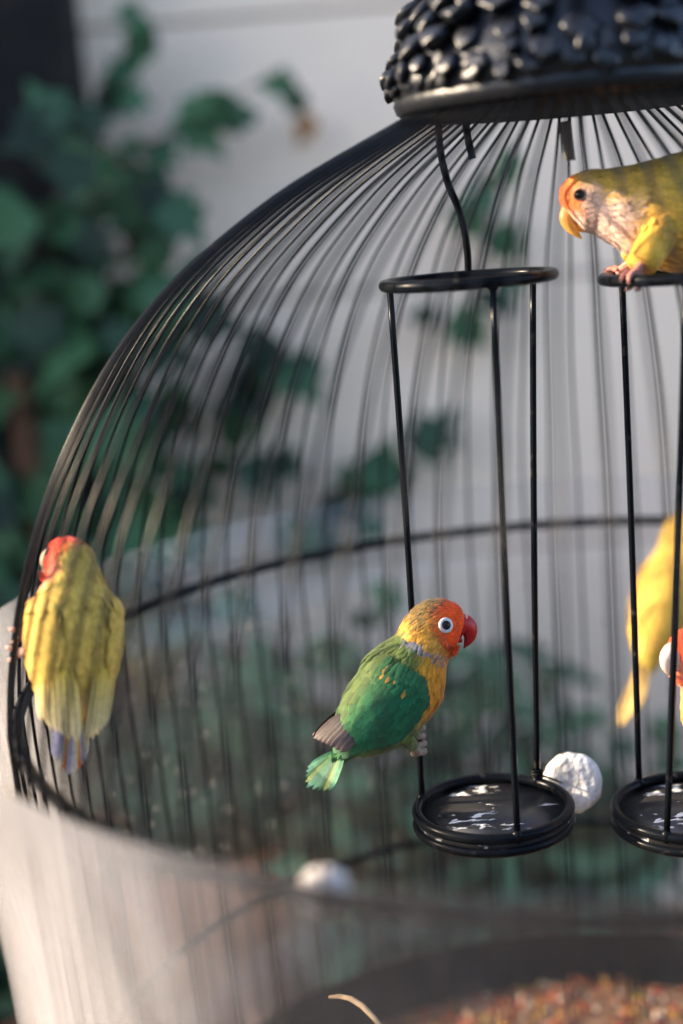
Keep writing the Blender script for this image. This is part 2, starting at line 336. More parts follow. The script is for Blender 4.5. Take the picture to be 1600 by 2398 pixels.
ivy('ivy spray reaching sideways from the post with two small end leaves', [(240, 420, 1.40), (330, 350, 1.41), (430, 300, 1.42), (530, 240, 1.43), (610, 190, 1.44), (690, 185, 1.45)],
    [(at(x, y, 1.42), s) for x, y, s in ((330, 335, .06), (362, 345, .055), (450, 270, .085), (500, 250, .10), (545, 235, .09), (575, 250, .06), (440, 320, .07), (640, 180, .055), (675, 190, .045), (690, 220, .035), (390, 425, .06), (350, 385, .06), (300, 400, .07), (330, 460, .06), (270, 440, .07), (340, 520, .07), (300, 560, .07), (320, 640, .06))])
ivy('ivy trail with big leaves on the wall behind the dome', [(330, 1180, 1.48), (470, 1130, 1.49), (560, 1050, 1.50), (600, 900, 1.50), (660, 800, 1.50)],
    [(at(x, y, 1.47), s) for x, y, s in ((640, 800, .08), (600, 850, .10), (570, 905, .11), (620, 920, .10), (590, 975, .09), (665, 860, .09), (700, 850, .06), (540, 1010, .06), (520, 1070, .07), (580, 1080, .08), (640, 1075, .06), (480, 1110, .07), (430, 1150, .07), (520, 960, .06))])
ivy('ivy trail on the wall behind the nearer swing, low cluster', [(700, 1260, 1.48), (780, 1180, 1.49), (860, 1110, 1.50), (930, 1080, 1.50), (1010, 1060, 1.50)],
    [(at(x, y, 1.47), s) for x, y, s in ((800, 1100, .07), (850, 1085, .09), (900, 1040, .07), (930, 1095, .09), (985, 1060, .09), (960, 1120, .06), (880, 1130, .07), (760, 1170, .07), (710, 1220, .08), (830, 1200, .05), (890, 1220, .05), (780, 1250, .06))])
ivy('ivy strand hanging down the wall under the cap of the cage', [(1190, 320, 1.48), (1165, 420, 1.49), (1150, 540, 1.50), (1130, 640, 1.50), (1070, 740, 1.50), (1010, 770, 1.50)],
    [(at(x, y, 1.47), s) for x, y, s in ((1185, 360, .07), (1140, 410, .05), (1160, 455, .08), (1130, 520, .07), (1165, 540, .07), (1150, 590, .06), (1180, 650, .05), (1120, 690, .06), (1070, 740, .07), (1020, 735, .07), (1045, 775, .07), (1090, 780, .05), (1200, 700, .05))])
e = empty('dry_leaf', tuple(at(735, 290, 1.52)), 'withered orange brown leaf caught on the pale wall', 'leaf')
put_leaf(e, dry_me, at(735, 285, 1.51), .045, name='blade')

# ------------------------------------------------------------------ potted shrubs between the cage and the wall
def shrub(label, px, py_top, py_mid, Y, rad, n, meshes, size, pot_r, potmat=TERRA, hp=None):
    top = at(px, py_top, Y); e = empty('potted_shrub', (top[0], Y, 0), label, 'shrub', 'potted shrubs along the wall')
    hp = hp or pot_r * 1.7
    MB().lathe([(0, .004), (pot_r * .68, .004), (pot_r * .94, hp * .80), (pot_r * 1.06, hp * .80), (pot_r * 1.08, hp), (pot_r * .94, hp), (pot_r * .92, hp * .90)], 40).build('pot', potmat, e)
    MB().lathe([(0, hp * .9), (pot_r * .93, hp * .9)], 32).build('soil', SOIL, e)
    zt = top[2]; zm = at(px, py_mid, Y)[2]; hh = (zt - hp) / 2
    mb = MB(); tips = []
    for i in range(14):
        a = rng.uniform(0, 2 * PI); r = rad * rng.uniform(.2, .95); z1 = rng.uniform(hp + hh * .35, zt)
        q = np.array([[0, 0, hp * .9], [math.cos(a) * r * .3, math.sin(a) * r * .3, hp + (z1 - hp) * .5], [math.cos(a) * r, math.sin(a) * r, z1]])
        tt = np.linspace(0, 1, 7)[:, None]; cv = (1 - tt) ** 2 * q[0] + 2 * tt * (1 - tt) * q[1] + tt ** 2 * q[2]
        mb.tube(cv, np.linspace(.007, .002, 7), 5); tips.append(cv)
    mb.build('stem', STEM, e)
    for i in range(n):
        cv = tips[int(rng.integers(len(tips)))]; k = rng.uniform(1.5, 6); i0 = int(min(k, 5)); p = cv[i0] * (1 - k + i0) + cv[i0 + 1] * (k - i0)
        p = p + rng.normal(size=3) * rad * .14
        d = np.array([p[0], p[1], 0]); d = d / (np.linalg.norm(d) + 1e-6)
        put_leaf(e, meshes, p + np.array([top[0], Y, 0]), size, face=(d[0] * .5, d[1] * .5 - .4, .7), droop=-.3)
    return e
shrub('rounded leafy shrub in a terracotta pot behind the green lovebird', 720, 1290, 1600, 1.12, .25, 295, shr_me, .075, .17)
shrub('bushy shrub in a tall terracotta jar next to the ivy covered post', 400, 1420, 1750, 1.15, .22, 230, shr_me, .07, .17, hp=.53)
shrub('narrow leaved shrub in a terracotta pot behind the white mineral block', 1090, 1400, 1800, 1.18, .20, 240, lng_me, .14, .15)
shrub('low small leaved shrub in a terracotta pot behind the farther swing', 1400, 1560, 1900, 1.2, .19, 220, shr_me, .065, .15)
shrub('short spreading shrub in a terracotta pot at the foot of the timber post', 130, 1900, 2100, 1.0, .18, 110, shr_me, .05, .15)

sk0 = at(36, 845, 1.27)
stk = empty('wooden_stake', (sk0[0] + .03, 1.27, 0), 'brown wooden stake standing in front of the ivy covered post', 'stake')
MB().tube(np.array([[0, 0, 0], [-.01, 0, sk0[2] * .4], [-.025, 0, sk0[2] * .8], [-.03, 0, sk0[2]], [-.03, 0, sk0[2] + .015]]), [.023, .022, .021, .020, .008], 10).build('pole', STAKE, stk)
# ------------------------------------------------------------------ the birdcage
cage = empty('birdcage', (0, 0, 0), 'large black domed wire birdcage with a cast cap and clear seed guard', 'birdcage')
PROF = [(.088, .074), (.105, .066), (.138, .051), (.171, .036), (.203, .020), (.2407, -.004), (.278, -.031), (.3057, -.0574), (.33, -.086), (.35, -.116), (.368, -.146), (.3805, -.172), (.391, -.197), (.4007, -.2245), (.41, -.26), (.4165, -.29), (.4192, -.3167)]
pr = np.array(PROF); s_ = np.concatenate([[0], np.cumsum(np.hypot(*np.diff(pr, axis=0).T))])
ss = np.linspace(0, s_[-1], 34); rr = np.interp(ss, s_, pr[:, 0]); zz = np.interp(ss, s_, pr[:, 1])
k3 = np.array([.25, .5, .25]); rr[1:-1] = np.convolve(rr, k3, 'valid'); zz[1:-1] = np.convolve(zz, k3, 'valid')
tap = [(.4185, -.36), (.416, -.42), (.4125, -.50), (.409, -.57), (.4055, -.632), (.402, -.70), (.3985, -.785)]
bar_pts = np.array([[r * U, 0, zU(z)] for r, z in list(zip(rr, zz)) + tap])
bar_me = [MB().tube(bar_pts + np.array([[0, math.sin(k * 2.1 + i * .35) * .0009, 0] for i in range(len(bar_pts))]), .00132, 7).mesh('bar', BLACK) for k in range(4)]
NB = 90; bar_ang = [2 * PI * (i + .35) / NB + random.gauss(0, .005) for i in range(NB)]
for i in range(NB):
    o = link('bar', bar_me[i % 4], cage); o.rotation_euler[2] = bar_ang[i]
def grip_bar(p, skip=0):
    """the point of the bar nearest to p, at p's height"""
    r = float(np.interp(-p[2], -bar_pts[::, 2], bar_pts[::, 0])); a = sorted(bar_ang, key=lambda q: (r * math.cos(q) - p[0]) ** 2 + (r * math.sin(q) - p[1]) ** 2)[skip]
    return np.array([r * math.cos(a), r * math.sin(a), p[2]])
def hoop(R, z, r): return MB().torus((0, 0, zU(z)), R * U, r, 160, 10).build('hoop', BLACK, cage)
hoop(.4192 - .0052, -.3167, .0043); hoop(.4055 - .0045, -.632, .0034); hoop(.112, .0625, .0024)
# base: a deep black pan with a rolled rim
zf = -.845
MB().lathe([(0, zU(zf) - .004), (.40 * U, zU(zf) - .004), (.407 * U, zU(zf) + .004), (.407 * U, zU(-.765)), (.4015 * U, zU(-.762)), (.3935 * U, zU(-.765)), (.392 * U, zU(zf) + .006), (0, zU(zf) + .004)], 120).build('base_pan', BLACK, cage)
MB().torus((0, 0, zU(-.762)), .402 * U, .005, 160, 10).build('pan_rim', BLACK, cage)
st = MB().lathe([(0, .0), (.26, .0), (.27, .012), (.25, .028), (.09, .05), (.04, .09), (.03, .16), (.028, .36), (.045, .40), (.07, .45), (.30, zU(zf) - .012), (.36, zU(zf) - .0035), (0, zU(zf) - .0035)], 64).build('pedestal', CAST, cage)
# clear guard wrapped round the lower half, wider at its top edge
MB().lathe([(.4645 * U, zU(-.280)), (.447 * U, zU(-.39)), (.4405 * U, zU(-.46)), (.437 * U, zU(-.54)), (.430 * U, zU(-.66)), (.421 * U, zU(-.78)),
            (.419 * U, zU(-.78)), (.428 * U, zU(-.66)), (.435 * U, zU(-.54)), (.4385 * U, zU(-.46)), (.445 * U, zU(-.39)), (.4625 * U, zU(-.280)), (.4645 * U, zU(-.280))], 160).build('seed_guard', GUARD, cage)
for a in (70, 160, 250, 340):
    q = math.radians(a); d = np.array([math.cos(q), math.sin(q), 0]); o3 = np.array([0, 0, zU(-.770)])
    MB().tube([d * .40 * U + o3, d * .428 * U + o3], .004, 8).build('guard_bolt', STEEL, cage)
# cast cap: a stepped bell dressed with overlapping leaves, a finial and a hanging ring
capz = lambda z: zU(z + .006)
cap = MB().lathe([(.02, capz(.060)), (.100 * U, capz(.056)), (.112 * U, capz(.058)), (.1215 * U, capz(.068)), (.1225 * U, capz(.080)), (.117 * U, capz(.092)), (.108 * U, capz(.104)), (.100 * U, capz(.118)), (.094 * U, capz(.134)), (.085 * U, capz(.152)), (.070 * U, capz(.170)), (.05 * U, capz(.185)), (.03 * U, capz(.20)), (.014 * U, capz(.215)), (.012 * U, capz(.235)), (.022 * U, capz(.25)), (.012 * U, capz(.268)), (0, capz(.272))], 72).build('cap', CAST, cage)
def cast_leaf(w, l, rise):
    V = []; F = []
    n, m = 7, 5
    for i in range(n):
        u = i / (n - 1); wd = w * (.35 + 1.25 * u - 1.5 * u ** 3) * (1 + .12 * math.sin(u * 19)) * (1 if i < n - 1 else .25)
        out = rise * (math.sin(u * PI * .75) * .8 + u ** 4 * .25)
        for j in range(m):
            v = (j / (m - 1) - .5) * 2
            V.append((out + rise * .55 * (1 - abs(v)) - rise * .25 * math.cos(v * 9), v * wd, -l * u + abs(v) * .002))
    for i in range(n - 1):
        for j in range(m - 1): F.append((i * m + j, i * m + j + 1, (i + 1) * m + j + 1, (i + 1) * m + j))
    k = len(V); V += [(x - .008, y * .9, z) for x, y, z in V]
    F += [tuple(a + k for a in f[::-1]) for f in F]
    bd = [j for j in range(m)] + [i * m + m - 1 for i in range(1, n)] + [(n - 1) * m + j for j in range(m - 2, -1, -1)] + [i * m for i in range(n - 2, 0, -1)]
    F += [(bd[i], bd[i - 1], bd[i - 1] + k, bd[i] + k) for i in range(len(bd))]
    return MB().add(V, F).mesh('cast_leaf', CAST)
for R, z, cnt, w_, l_, ri, tilt in ((.130, .079, 36, .0095, .013, .007, .45), (.131, .087, 34, .0105, .016, .0075, .15), (.120, .090, 27, .0125, .020, .010, .25), (.1175, .102, 30, .0115, .024, .011, -.25), (.110, .115, 26, .0120, .026, .011, -.5), (.103, .129, 27, .0110, .026, .010, -.40), (.097, .144, 23, .0115, .026, .010, -.45), (.086, .158, 20, .0115, .024, .009, -.6)):
    me = cast_leaf(w_, l_, ri)
    for i in range(cnt):
        a = 2 * PI * (i + random.uniform(-.12, .12)) / cnt; o = link('cast_leaf', me, cap)
        o.location = (R * .94 * U * math.cos(a), R * .94 * U * math.sin(a), capz(z) + random.uniform(-.003, .003)); o.rotation_euler = (random.gauss(0, .30), tilt + random.gauss(0, .14), a)
        o.scale = (random.uniform(.6, 1.3), random.uniform(.6, 1.2), random.uniform(.55, 1.0))
MB().lathe([(0, capz(.0545)), (.106 * U, capz(.0545)), (.1105 * U, capz(.0565)), (.106 * U, capz(.0580))], 72).build('underside', MATT, cap)
# rolled lower lip of the cap
MB().torus((0, 0, capz(.064)), .113 * U, .0085, 96, 10).build('lip', CAST, cap)
# door spring hooked on a back bar
p0, p1 = at(1322, 285, .10), at(1334, 375, .13)
tt = np.linspace(0, 1, 260); ax_ = (p1 - p0); side = np.array([1., 0, 0]); fw = np.array([0, 1., 0])
MB().tube(p0 + ax_ * tt[:, None] + .0042 * (np.cos(tt * 2 * PI * 22)[:, None] * side + np.sin(tt * 2 * PI * 22)[:, None] * fw), .0007, 5).build('door_spring', STEEL, cage)

# ------------------------------------------------------------------ litter on the cage floor
fl = tag(MB().lathe([(0, zU(-.786)), (.12, zU(-.783)), (.22, zU(-.788)), (.30, zU(-.795)), (.383, zU(-.812))], 90).build('litter_bed', LITTER), 'bed of brown seed husks covering the cage floor', 'litter', kind='stuff')
mb = MB(); pal = [srgb(*c) for c in ((150, 95, 62), (170, 112, 78), (190, 140, 105), (120, 70, 45), (200, 95, 50), (205, 165, 60), (165, 50, 35), (205, 190, 170), (95, 100, 60), (140, 85, 60))]
sp = np.array([(0, 0, .5), (1, 0, 0), (0, .5, 0), (-1, 0, 0), (0, -.5, 0), (0, 0, -.5)]); sf = [(0, 1, 2), (0, 2, 3), (0, 3, 4), (0, 4, 1), (5, 2, 1), (5, 3, 2), (5, 4, 3), (5, 1, 4)]
for i in range(7000):
    a = rng.uniform(0, 2 * PI); r = .378 * math.sqrt(rng.random()); z = np.interp(r, [0, .12, .22, .30, .383], [zU(-.786), zU(-.783), zU(-.788), zU(-.795), zU(-.812)])
    s = rng.uniform(.003, .0075); e3 = rng.normal(size=3) * np.array([.5, .5, 3]); R = np.array(Matrix.Rotation(e3[2], 3, 'Z') @ Matrix.Rotation(e3[0], 3, 'X') @ Matrix.Rotation(e3[1], 3, 'Y'))
    x, y = r * math.cos(a), r * math.sin(a); hill = .012 * max(0, math.sin(x * 21 + 1) * math.cos(y * 17)) 
    mb.add((sp * s * np.array([1, rng.uniform(.5, 1), rng.uniform(.4, .9)])) @ R.T + np.array([x, y, z + hill * rng.random() + s * .3]), sf, pal[int(rng.integers(len(pal)))] * rng.uniform(.6, 1.15))
tag(mb.build('seed_husks', HUSK, smooth=False), 'scattered seeds and husks, orange brown and red, on the cage floor', 'seeds', kind='stuff')
for (x0, y0, x1, y1) in ((772, 2335, 905, 2420),):
    a, b = at(x0, y0, -.05), at(x1, y1, -.10)
    sh = np.array([0, 0, 0]); tt = np.linspace(0, 1, 6)[:, None]
    o = MB().tube(a + (b - a) * tt + np.array([0, 0, .01]) * np.sin(tt * PI), [.0012, .0018, .002, .002, .0018, .001], 6).build('straw', STRAW)
    tag(o, 'pale stalk of straw leaning up out of the cage litter', 'straw')

# ------------------------------------------------------------------ swings
def swing(label, ctr_b, ctr_t, R, ang_b, ang_t, hang):
    cb, ct = np.array(ctr_b), np.array(ctr_t)
    e = empty('perch_swing', tuple(cb), label, 'swing', 'black platform swings in the cage'); L = cb
    pl = MB().lathe([(0, -.0015), (R * .97, -.0015), (R * .955, -.003), (R * .945, -.0085), (R * .945, -.0105), (R * .93, -.0115), (0, -.0115)], 72).build('platform', TRAY, e)
    MB().torus((0, 0, .0015), R - .0036, .0038, 90, 12).build('platform_rim', BLACK, pl)
    MB().torus((0, 0, -.008), R - .003, .0034, 90, 10).build('lower_rim', BLACK, pl)
    MB().torus(ct - L, R, .0040, 90, 12).build('top_ring', BLACK, e)
    pts = []
    for ab, at_ in zip(ang_b, ang_t):
        a, b = math.radians(ab), math.radians(at_)
        p = cb + np.array([(R - .0036) * math.cos(a), (R - .0036) * math.sin(a), .001]); q = ct + np.array([R * math.cos(b), R * math.sin(b), 0])
        tt = np.linspace(0, 1, 12)[:, None]; bow = np.array([rng.normal(), rng.normal(), 0]) * .0009
        cv = p + (q - p) * tt + bow * np.sin(tt * PI)
        rd = MB().tube(cv - L, .0023, 10).build('rod', BLACK, e)
        for w_ in (p, q): 
            blob = MB().sphere(w_ - L + np.array([0, 0, .001 if w_ is p else -.002]), (.0042, .0042, .0052), 10, 7).build('weld', BLACK, rd)
        pts.append((p, q))
    h = MB().tube(np.array(hang) - L, .0026, 10); h.build('hanger', BLACK, e)
    return e, pts
R1 = .0587 * U
cb1 = CAM + U * np.array([.0925, .9798, -.4273]); ct1 = CAM + U * 1.005 * np.array([.10050, 1.01057, -.04862])
def bez(P, n=40):
    P = np.array(P); t = np.linspace(0, len(P) - 1, n); out = []
    for k in t:
        i = int(min(k, len(P) - 2)); a = k - i; p = [P[max(i - 1, 0)], P[i], P[i + 1], P[min(i + 2, len(P) - 1)]]
        out.append(.5 * (2 * p[1] + (p[2] - p[0]) * a + (2 * p[0] - 5 * p[1] + 4 * p[2] - p[3]) * a * a + (3 * p[1] - p[0] - 3 * p[2] + p[3]) * a ** 3))
    return np.array(out)
yt = ct1[1] + R1
hang1 = bez([at(1107, 372, yt - .03), at(1095, 318, yt - .03), at(1085, 262, yt - .02), at(1060, 240, yt - .01), at(1030, 268, yt), at(1030, 340, yt), at(1048, 425, yt), at(1078, 500, yt), at(1094, 580, yt), at(1097, 648, yt)], 60)
sw1, rods1 = swing('black swing with round droppings spattered platform, the green lovebird on its rod', cb1, ct1, R1, (155, 46, -79), (157, 32, -80), hang1)
cb2 = at(1628, 1893, cb1[1] - .004); ct2 = at(1622, 640, ct1[1] - .02)
h2 = bez([at(1650, 300, ct2[1] + R1), at(1640, 450, ct2[1] + R1), at(1622, 632, ct2[1] + R1)], 24)
sw2, rods2 = swing('black swing carrying the stooping yellow lovebird on its top ring', cb2, ct2, R1 * 1.03, (-124, 122, 0), (-108, 130, 12), h2)

# ------------------------------------------------------------------ mineral blocks
def lump(name, m, ctr, prof, label, cat, amp, axis, parent=None, seed=3):
    rg = np.random.default_rng(seed); pf_ = np.array(prof); q_ = np.linspace(0, len(prof) - 1, 46); mb = MB().lathe(np.stack([np.interp(q_, np.arange(len(prof)), pf_[:, i]) for i in (0, 1)], 1), 110); V = mb.v[0]
    ph = rg.uniform(0, 6, 12)
    d = sum(np.sin(V @ rg.normal(size=3) * k + p) for k, p in zip((180, 260, 340, 420, 600, 800), ph)) * amp
    V += V / (np.linalg.norm(V, axis=1)[:, None] + 1e-6) * d[:, None]
    z = Vector(axis).normalized(); R = np.array(z.to_track_quat('Z', 'Y').to_matrix()); mb.v[0] = V @ R.T
    o = mb.build(name, m, loc=tuple(ctr)); return tag(o, label, cat)
pm = at(1341, 1832, rods1[1][0][1] + .016); sc1 = depth(pm) / FPX
rm = 70 * sc1
lump('mineral_block', MINERAL, pm, [(0, -.008), (rm * .82, -.008), (rm * .96, -.005), (rm, 0), (rm * .97, .005), (rm * .8, .0085), (rm * .4, .009), (0, .0085)], 'round white mineral block wired to the rod at the swing platform', 'mineral block', .00028, (-.22, -1, .25))
wt = rods1[1][0]; mbw = MB()
for k in range(3): mbw.tube([wt + np.array([.0042 * math.cos(a), .0042 * math.sin(a), .004 + .0022 * k + .0004 * a]) for a in np.linspace(0, 2 * PI, 14)], .0008, 5)
mbw.tube([wt + np.array([0, .003, .006]), pm + np.array([-.004, -.004, 0])], .0009, 5)
tag(mbw.build('wire_tie', BLACK), 'black wire tie wound round the rod beside the white mineral block', 'wire')
ph_ = at(762, 2092, -.335); sk = depth(ph_) / FPX; rk = 66 * sk
lump('pumice_stone', PUMICE, ph_ + np.array([0, 0, .0]), [(0, -rk * .75), (rk * .6, -rk * .72), (rk * .95, -rk * .35), (rk, .1 * rk), (rk * .8, rk * .65), (rk * .4, rk * .93), (0, rk)], 'pale round pumice stone sitting on the front hoop of the cage', 'pumice', .0003, (0, .1, 1), seed=5)

# ------------------------------------------------------------------ lovebirds
def sm(a, b, x): t = np.clip((x - a) / (b - a), 0, 1); return t * t * (3 - 2 * t)
def mixc(c, new, wgt): return c * (1 - wgt[:, None]) + np.asarray(new)[None] * wgt[:, None]
class Loft:
    """A body swept along a spine in the XZ plane: stations (x, z, dorsal-ventral radius, lateral radius)."""
    def __init__(s, st, yaw=0., pivot_t=6.0):
        st = np.array(st, float); n = len(st); T = np.linspace(0, n - 1, 400); out = []
        for k in T:
            i = int(min(k, n - 2)); a = k - i; p = [st[max(i - 1, 0)], st[i], st[i + 1], st[min(i + 2, n - 1)]]
            out.append(.5 * (2 * p[1] + (p[2] - p[0]) * a + (2 * p[0] - 5 * p[1] + 4 * p[2] - p[3]) * a * a + (3 * p[1] - p[0] - 3 * p[2] + p[3]) * a ** 3))
        s.T = T; s.D = np.array(out); s.D[:, 2:] = np.maximum(s.D[:, 2:], .0004); s.n = n
        g = np.gradient(s.D[:, :2], axis=0)
        kk = np.ones(41) / 41; g = np.stack([np.convolve(np.pad(g[:, i], 20, mode='edge'), kk, 'valid') for i in (0, 1)], 1)
        s.G = g / np.linalg.norm(g, axis=1)[:, None]
        s.yaw = yaw; s.pt = pivot_t; s.pv = np.array([np.interp(pivot_t, T, s.D[:, 0]), 0, 0])
    def __call__(s, t, phi, off=0.):
        t = np.asarray(t, float); phi = np.asarray(phi, float)
        c = [np.interp(t, s.T, s.D[:, i]) for i in range(4)]; gx = np.interp(t, s.T, s.G[:, 0]); gz = np.interp(t, s.T, s.G[:, 1])
        a = (c[2] + off) * np.cos(phi); b = (c[3] + off) * np.sin(phi)
        P = np.stack([c[0] - gz * a, b, c[1] + gx * a], -1)
        return s.warp(P, t)
    def warp(s, P, t):
        if s.yaw == 0: return P
        a = s.yaw * sm(s.pt - .9, s.pt + 1.2, np.asarray(t, float)); ca, sa = np.cos(a), np.sin(a); Q = P - s.pv
        return np.stack([Q[..., 0] * ca - Q[..., 1] * sa, Q[..., 0] * sa + Q[..., 1] * ca, Q[..., 2]], -1) + s.pv
    def frame(s, t, phi, off=0.):
        h = .03; P = s(t, phi, off); dt = s(np.minimum(t + h, s.n - 1), phi, off) - s(np.maximum(t - h, 0), phi, off); dp = s(t, phi + h, off) - s(t, phi - h, off)
        dt /= np.linalg.norm(dt, axis=-1)[..., None] + 1e-12; n = np.cross(dp, dt); n /= np.linalg.norm(n, axis=-1)[..., None] + 1e-12
        ctr = s(t, phi, -.001); n *= np.sign(((P - ctr) * n).sum(-1))[..., None]
        return P, -dt, n
FT = np.array([(0, 0, 0), (.3, .42, .0), (.3, 0, .10), (.3, -.42, .0), (.72, .47, .02), (.72, 0, .12), (.72, -.47, .02), (1, 0, .04)])
FF = [(0, 2, 1), (0, 3, 2), (1, 2, 5, 4), (2, 3, 6, 5), (4, 5, 7), (5, 6, 7)]
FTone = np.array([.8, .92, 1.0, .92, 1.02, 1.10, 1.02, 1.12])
def feathers(mb, P, D, N, L, W, C, lift, jit=.12, tone=FTone, rg=rng):
    n = len(P); D = D + rg.normal(size=(n, 3)) * jit; D -= N * (D * N).sum(1)[:, None]; D /= np.linalg.norm(D, axis=1)[:, None]
    S = np.cross(N, D); D2 = D + N * lift[:, None]
    V = P[:, None] + FT[None, :, 0, None] * L[:, None, None] * D2[:, None] + FT[None, :, 1, None] * W[:, None, None] * S[:, None] + FT[None, :, 2, None] * W[:, None, None] * N[:, None]
    V -= (FT[None, :, 0, None] ** 2) * L[:, None, None] * .10 * N[:, None]
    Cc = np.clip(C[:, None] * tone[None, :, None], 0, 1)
    F = (np.arange(n) * 8)
    for f in FF: mb.f += [tuple(int(b + i + mb.n) for i in f) for b in F]
    mb.v.append(V.reshape(-1, 3)); mb.c.append(Cc.reshape(-1, 3)); mb.n += n * 8
def blade(L, W, c0, c1, tip=.25, curve=.08, n=9, vane=None):
    """a flight or tail feather lying along -x from the origin, rachis raised"""
    V = []; C = []; F = []
    for i in range(n):
        u = i / (n - 1); w_ = W * (.35 + .65 * min(1, u * 3)) * (1 if u < 1 - tip else max(.06, math.sqrt(max(0, 1 - ((u - 1 + tip) / tip) ** 2))))
        for v in (-1, -.5, 0, .5, 1):
            V.append((-L * u, v * w_ / 2, -curve * L * u * u - abs(v) * W * .10 + (W * .05 if v == 0 else 0)))
            cc = np.array(c0) * (1 - u) + np.array(c1) * u
            if vane is not None and v > .2: cc = cc * .4 + np.array(vane) * .6
            C.append(cc * (.6 if v == 0 else 1) * (1 + .10 * math.sin(i * 2.3 + v * 4)))
    for i in range(n - 1):
        for j in range(4): F.append((i * 5 + j, i * 5 + j + 1, (i + 1) * 5 + j + 1, (i + 1) * 5 + j))
    return np.array(V), F, np.clip(np.array(C), 0, 1)
def orient(V, root, tip_dir, up):
    d = Vector(tip_dir).normalized(); z = Vector(up); z = (z - d * z.dot(d)).normalized(); y = z.cross(-d)
    R = np.array(Matrix((-d, y, z)).transposed()); return V @ R.T + np.asarray(root)
def lovebird(label, M4, st, cfn, beak, lower, eye, beak_c, lower_c, cere, foot_c, tail, prim, yaw=0., dens=1., ring=False, seed=1, feet=(), wing_phi=(.50, 2.35), wing_t=(1.2, 5.35), eye_r=.0033, wing_off=.0022, thigh=(.0075, .0036), toe=1., thigh_t=3.6, var=(.82, 1.14)):
    """st: 12 stations tail root .. face (m, local: x forward, z up). M4 places the bird."""
    rg = np.random.default_rng(seed)
    B = Loft(st, yaw); n = B.n
    root = empty('lovebird', (0, 0, 0), label, 'lovebird', 'lovebirds in the cage'); root.matrix_world = M4
    # continuous body
    nt_, np_ = 72, 44; tg = np.linspace(0, n - 1, nt_); pg = np.linspace(-PI, PI, np_, endpoint=False)
    TT, PP = np.meshgrid(tg, pg, indexing='ij'); V = B(TT.ravel(), PP.ravel()); C = cfn(TT.ravel(), PP.ravel(), rg) * .8
    F = [(i * np_ + j, i * np_ + (j + 1) % np_, (i + 1) * np_ + (j + 1) % np_, (i + 1) * np_ + j) for i in range(nt_ - 1) for j in range(np_)]
    F += [tuple(range(np_))[::-1], tuple(range((nt_ - 1) * np_, nt_ * np_))]
    MB().add(V, F, C).build('body', BODY, root)
    # plumage
    mb = MB()
    def cover(t0, t1, cnt, L0, L1, W0, W1, lift, off=.0002):
        cnt = int(cnt * dens); t = rg.uniform(t0, t1, cnt); ph = rg.uniform(-PI, PI, cnt)
        P, D, N = B.frame(t, ph, off); k = (t - t0) / (t1 - t0)
        C = cfn(t + rg.normal(size=cnt) * .10, ph + rg.normal(size=cnt) * .07, rg) * rg.uniform(*var, (cnt, 1))
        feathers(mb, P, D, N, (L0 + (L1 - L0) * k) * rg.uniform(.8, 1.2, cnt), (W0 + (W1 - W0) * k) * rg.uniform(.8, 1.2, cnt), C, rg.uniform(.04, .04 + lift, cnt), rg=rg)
    cover(.3, 6.0, 3000, .013, .0095, .0046, .0028, .16)
    cover(5.6, 7.2, 1600, .0090, .0062, .0024, .0018, .22)
    cover(6.8, 9.4, 2000, .0056, .0042, .0020, .0014, .14)
    cover(9.0, 10.65, 1000, .0036, .0026, .0013, .0010, .10)
    tag(mb.build('plumage', FEATH, root), kind='stuff')
    # wings
    for s in (1, -1):
        a0, a1 = wing_phi; t0, t1 = wing_t
        na, nb = 26, 22; u = np.linspace(0, 1, na); v = np.linspace(0, 1, nb); UU, VV = np.meshgrid(u, v, indexing='ij')
        tw = t0 + (t1 - t0) * UU; lo = a0 + (a1 - a0) * VV
        # narrower towards the tip
        mid = (a0 + a1) * .42; lo = mid + (lo - mid) * (.45 + .55 * sm(0, .55, UU)) * (1 - .35 * sm(.8, 1, UU))
        edge = np.minimum(1, np.minimum(VV, 1 - VV) * 6) * np.minimum(1, (1 - UU) * 5)
        Q = B(tw.ravel(), s * lo.ravel(), (wing_off * 1.35 * edge.ravel() - .0003)); CW = cfn(tw.ravel(), s * lo.ravel(), rg, True) * .8
        FW_ = [(i * nb + j, (i + 1) * nb + j, (i + 1) * nb + j + 1, i * nb + j + 1) for i in range(na - 1) for j in range(nb - 1)]
        wing = MB().add(Q, FW_, CW).build('wing', BODY, root)
        wf = MB()
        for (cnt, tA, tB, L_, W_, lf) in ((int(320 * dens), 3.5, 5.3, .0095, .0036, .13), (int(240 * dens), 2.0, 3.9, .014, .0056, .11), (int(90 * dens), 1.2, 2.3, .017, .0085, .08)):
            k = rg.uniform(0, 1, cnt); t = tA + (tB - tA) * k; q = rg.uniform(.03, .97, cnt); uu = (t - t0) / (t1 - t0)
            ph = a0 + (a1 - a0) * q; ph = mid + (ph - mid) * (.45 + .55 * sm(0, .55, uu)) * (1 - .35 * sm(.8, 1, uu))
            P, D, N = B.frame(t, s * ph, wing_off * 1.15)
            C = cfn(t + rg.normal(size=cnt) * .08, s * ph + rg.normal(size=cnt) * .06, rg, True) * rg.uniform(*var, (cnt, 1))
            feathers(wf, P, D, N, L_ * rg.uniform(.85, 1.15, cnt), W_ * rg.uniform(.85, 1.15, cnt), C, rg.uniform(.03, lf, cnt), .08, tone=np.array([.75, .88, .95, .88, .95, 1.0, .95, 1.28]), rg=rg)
        tag(wf.build('wing_coverts', FEATH, wing), kind='stuff')
        npk, Lp, Wp, c0, c1, sprd, pt, pa = prim[:8]; pdir = prim[8] if len(prim) > 8 else None
